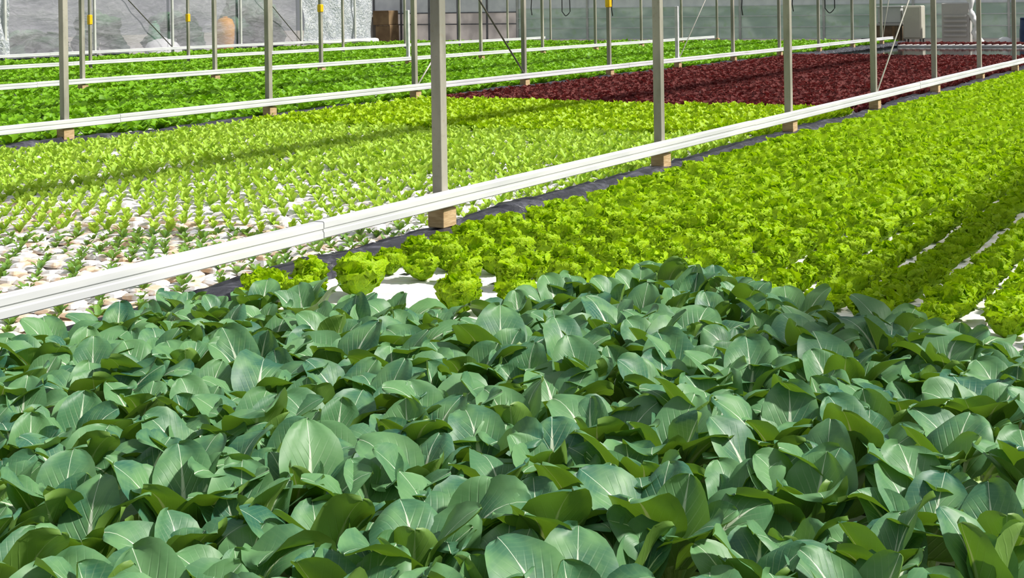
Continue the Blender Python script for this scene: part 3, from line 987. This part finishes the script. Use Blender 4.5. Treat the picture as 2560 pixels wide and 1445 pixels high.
# ---------------------------------------------------------------- things at the back
def boxthing(name, label, cat, loc, parts):
    e = empty(name, loc)
    for pn, part, mat in parts:
        V, Q, UV = part
        child(pn, quadmesh(pn, V, Q, UV, M[mat], False), e)
    tag(e, label, cat)
    return e
boxthing('carton', 'lower brown carton of the pair standing by the grey wall', 'carton', (-25.03, 35.5, 0), [('body', box(-.26, .30, -.25, .25, 0, .77, .01), 'carton'), ('flap', box(-.25, .29, -.26, .25, .74, .782), 'darkwood')])
boxthing('carton', 'upper brown carton stacked on the other by the grey wall', 'carton', (-25.08, 35.5, .783), [('body', box(-.30, .32, -.26, .26, 0, .44, .01), 'carton'), ('flap', box(-.29, .31, -.27, .25, .42, .45), 'carton')])
boxthing('storage_cabinet', 'low beige cabinet between the crinkled curtain and the brown cartons', 'cabinet', (-25.95, 35.6, 0), [('body', box(-.45, .45, -.25, .25, 0, 1.0, .015), 'greybeige'), ('door', box(-.42, -.01, -.27, -.25, .05, .95), 'beige'), ('door', box(.01, .42, -.27, -.25, .05, .95), 'greybeige'), ('top', box(-.47, .47, -.28, .26, 1.0, 1.04), 'beige')])
boxthing('wooden_crate', 'dark brown wooden crate with a pale top by the back wall', 'crate', (-9.02, 35.2, 0), [('body', box(-.40, .38, -.3, .3, 0, .66, .01), 'darkwood'), ('lid', box(-.42, .40, -.32, .32, .66, .72, .01), 'greybeige'), ('batten', box(-.30, -.22, -.315, -.3, .02, .65), 'carton'), ('batten', box(.18, .26, -.315, -.3, .02, .65), 'carton')])
boxthing('grey_bin', 'light grey bin standing on the dark brown crate', 'bin', (-8.92, 35.2, .72), [('body', box(-.30, .30, -.25, .25, 0, .44, .03), 'greybox'), ('rim', box(-.32, .32, -.27, .27, .40, .45, .01), 'greybox')])
boxthing('control_box', 'beige upright box beside the brown crate', 'cabinet', (-8.30, 35.0, 0), [('body', box(-.23, .23, -.2, .2, .32, 1.17, .02), 'beige'), ('leg', box(-.21, -.17, -.18, -.14, 0, .32), 'dark_frame'), ('leg', box(.17, .21, -.18, -.14, 0, .32), 'dark_frame'), ('leg', box(-.21, -.17, .14, .18, 0, .32), 'dark_frame'), ('leg', box(.17, .21, .14, .18, 0, .32), 'dark_frame'), ('door', box(-.20, .20, -.215, -.2, .36, 1.13, .005), 'beige')])
vents = [('slat', box(-.28, .28, -.235, -.2, .38 + .12 * k, .44 + .12 * k, .008), 'greybeige') for k in range(5)]
boxthing('vented_cabinet', 'grey cabinet with horizontal slats beside the white duct', 'cabinet', (-7.22, 34.9, 0), [('body', box(-.33, .33, -.2, .2, 0, 1.22, .02), 'greybeige')] + vents)
boxthing('black_tub', 'black plastic tub at the foot of the brown crate', 'tub', (-8.98, 34.3, 0), [('body', box(-.38, .30, -.25, .2, 0, .34, .03), 'black'), ('rim', box(-.41, .33, -.28, .23, .32, .36, .01), 'black')])
# crumpled duct
r = random.Random(4)
path = [(-6.60 + .05 * math.sin(i * .9) - .02 * i + r.uniform(-.02, .02), 34.8 + r.uniform(-.02, .02), .0 + .08 * i) for i in range(26)]
V, Q, UV = tube(path, [.085 + r.uniform(-.018, .022) for _ in range(26)], 12)
o = link('plastic_duct', quadmesh('plastic_duct', V, Q, UV, M['sack'])); tag(o, 'crumpled white plastic duct hanging beside the slatted grey cabinet', 'duct')
V, Q, UV = tube([(-5.93, 34.0, .0), (-5.93, 34.0, .18), (-5.93, 34.0, .30), (-5.93, 34.0, .36), (-5.93, 34.0, .39)], [.16, .19, .18, .12, .04], 14)
o = link('white_sack', quadmesh('white_sack', V, Q, UV, M['sack'])); tag(o, 'white sack lying behind the furthest red lettuces', 'sack')
e = empty('navy_barrel', (-5.40, 34.1, 0))
V, Q, UV = tube([(0, 0, 0), (0, 0, .25), (0, 0, .30), (0, 0, .55), (0, 0, .60), (0, 0, .82)], [.19, .20, .21, .21, .20, .19], 16)
child('body', quadmesh('body', V, Q, UV, M['navy']), e)
V, Q, UV = tube([(0, 0, .82), (0, 0, .85)], [.20, .18], 16)
child('lid', quadmesh('lid', V, Q, UV, M['navy']), e)
tag(e, 'navy blue barrel behind the pond at the edge of view', 'barrel')
# hoses hanging in front of the back wall
def at_back(px, py, Y):
    ray = F + R3 * (px - 1280) / FPX - U3 * (py - HORIZON) / FPX
    t = Y / ray[1]
    return np.array([0, 0, CAM_Z]) + ray * t
hoses = [((-19.9, 1.03), 0), ((-18.75, 1.00), 1), ((-17.2, .98), 0), ((-13.2, .96), 0), ((-11.75, 1.05), 0), ((-10.75, 1.0), 1), ((-6.05, .93), 0)]
for n, ((x, zb), loop) in enumerate(hoses):
    y = 35.8
    if loop:
        pts = [(x - .10, y, 2.4), (x - .10, y, zb + .3)] + [(x - .10 + .26 * k / 8, y + .02 * math.sin(k), zb + .13 - .13 * math.sin(math.pi * k / 8)) for k in range(9)] + [(x + .16, y, zb + .5), (x + .16, y, 2.4)]
    else:
        pts = [(x, y, 2.4), (x + .02, y, 1.6), (x - .01, y, zb + .2), (x + .02, y, zb)]
    V, Q, UV = tube(pts, .014, 6)
    o = link('irrigation_hose', quadmesh('irrigation_hose', V, Q, UV, M['hose']))
    tag(o, ('looped' if loop else 'straight') + f' black hose hanging by the back wall, {nth(n + 1)} from the grey wall section', 'hose', 'hoses hanging at the back wall')

# ---- seen through the film: barrel, tank, heap, shrubs
def blob(cx, cy, cz, rx, ry, rz, seed, rough=.18, n=18, mm=12):
    r = np.random.default_rng(seed); ph = r.uniform(0, 6, 6)
    V, Q = [], []
    for i in range(mm + 1):
        th = math.pi * (.02 + .96 * i / mm)
        for k in range(n):
            a = 2 * math.pi * k / n
            q = 1 + rough * (math.sin(3 * a + ph[0] + 2 * th) * .5 + math.sin(5 * th + ph[1] + 2 * a) * .4 + .4 * math.sin(7 * a + 6 * th + ph[2]))
            V.append((cx + rx * q * math.sin(th) * math.cos(a), cy + ry * q * math.sin(th) * math.sin(a), cz + rz * q * math.cos(th)))
    for i in range(mm):
        for k in range(n):
            j = (k + 1) % n
            Q.append((i * n + k, (i + 1) * n + k, (i + 1) * n + j, i * n + j))
    return np.array(V), np.array(Q), None
e = empty('orange_barrel', (-24.6, 27.45, .35))
V, Q, UV = tube([(0, 0, -.35), (0, 0, .1), (0, 0, .2), (0, 0, .55), (0, 0, .72), (0, 0, .76)], [.22, .22, .24, .25, .19, .1], 14)
child('body', quadmesh('body', V, Q, UV, M['orange']), e)
V, Q, UV = tube([(0, 0, .76), (0, 0, .80)], .07, 10)
child('lid', quadmesh('lid', V, Q, UV, M['orange']), e)
tag(e, 'orange barrel standing behind the clear plastic film', 'barrel')
e = empty('green_tank', (-24.7, 24.95, 0))
V, Q, UV = tube([(0, 0, 0), (0, 0, .7), (0, 0, .95), (0, 0, 1.02)], [.16, .16, .13, .05], 14)
child('body', quadmesh('body', V, Q, UV, M['greenbin']), e)
V, Q, UV = tube([(0, 0, 1.02), (0, 0, 1.07)], .06, 10)
child('lid', quadmesh('lid', V, Q, UV, M['greenbin']), e)
tag(e, 'slim green tank behind the clear plastic film', 'tank')
V, Q, UV = blob(-24.2, 24.75, .25, .35, .55, .38, 3, .10)
o = link('sand_heap', quadmesh('sand_heap', V, Q, UV, M['sack'])); tag(o, 'white heap behind the clear film at the foot of the green tank', 'heap')
for n, (x, y, z, a, b, c, s) in enumerate(((-25.6, 23.9, .7, .5, .6, .55, 1), (-25.3, 26.2, .7, .5, .8, .5, 2), (-25.6, 29.6, .9, .6, 1.0, .75, 4), (-25.5, 21.8, .5, .5, .9, .35, 5))):
    parts = [blob(x + .25 * math.sin(k * 2.1), y + b * .6 * math.sin(k * 1.7), z + c * .5 * math.cos(k * 2.9), a * .6, b * .55, c * .6, s * 10 + k, .3) for k in range(5)]
    e = empty('dark_shrub', (x, y, 0))
    V, Q, UV = join(parts); V = V - np.array([x, y, 0])
    child('foliage', quadmesh('foliage', V, Q, UV, M['shrub']), e)
    V, Q, UV = tube([(0, 0, -.02), (0, 0, z)], .05, 6)
    child('stem', quadmesh('stem', V, Q, UV, M['darkwood']), e)
    tag(e, f'dark shrub behind the clear film, {nth((2, 3, 4, 1)[n])} from its near end', 'shrub')
print('tris', sum(len(o.data.polygons) for o in {o.data.name: o for o in COL.objects if o.type == 'MESH'}.values()) * 2, 'objs', len(COL.objects))
print('bok', n_bok, 'lettuce', len(places), 'seeds', len(seeds), 'young', len(youngs), 'lime', len(limes), 'red', len(reds), 'green', len(greens))
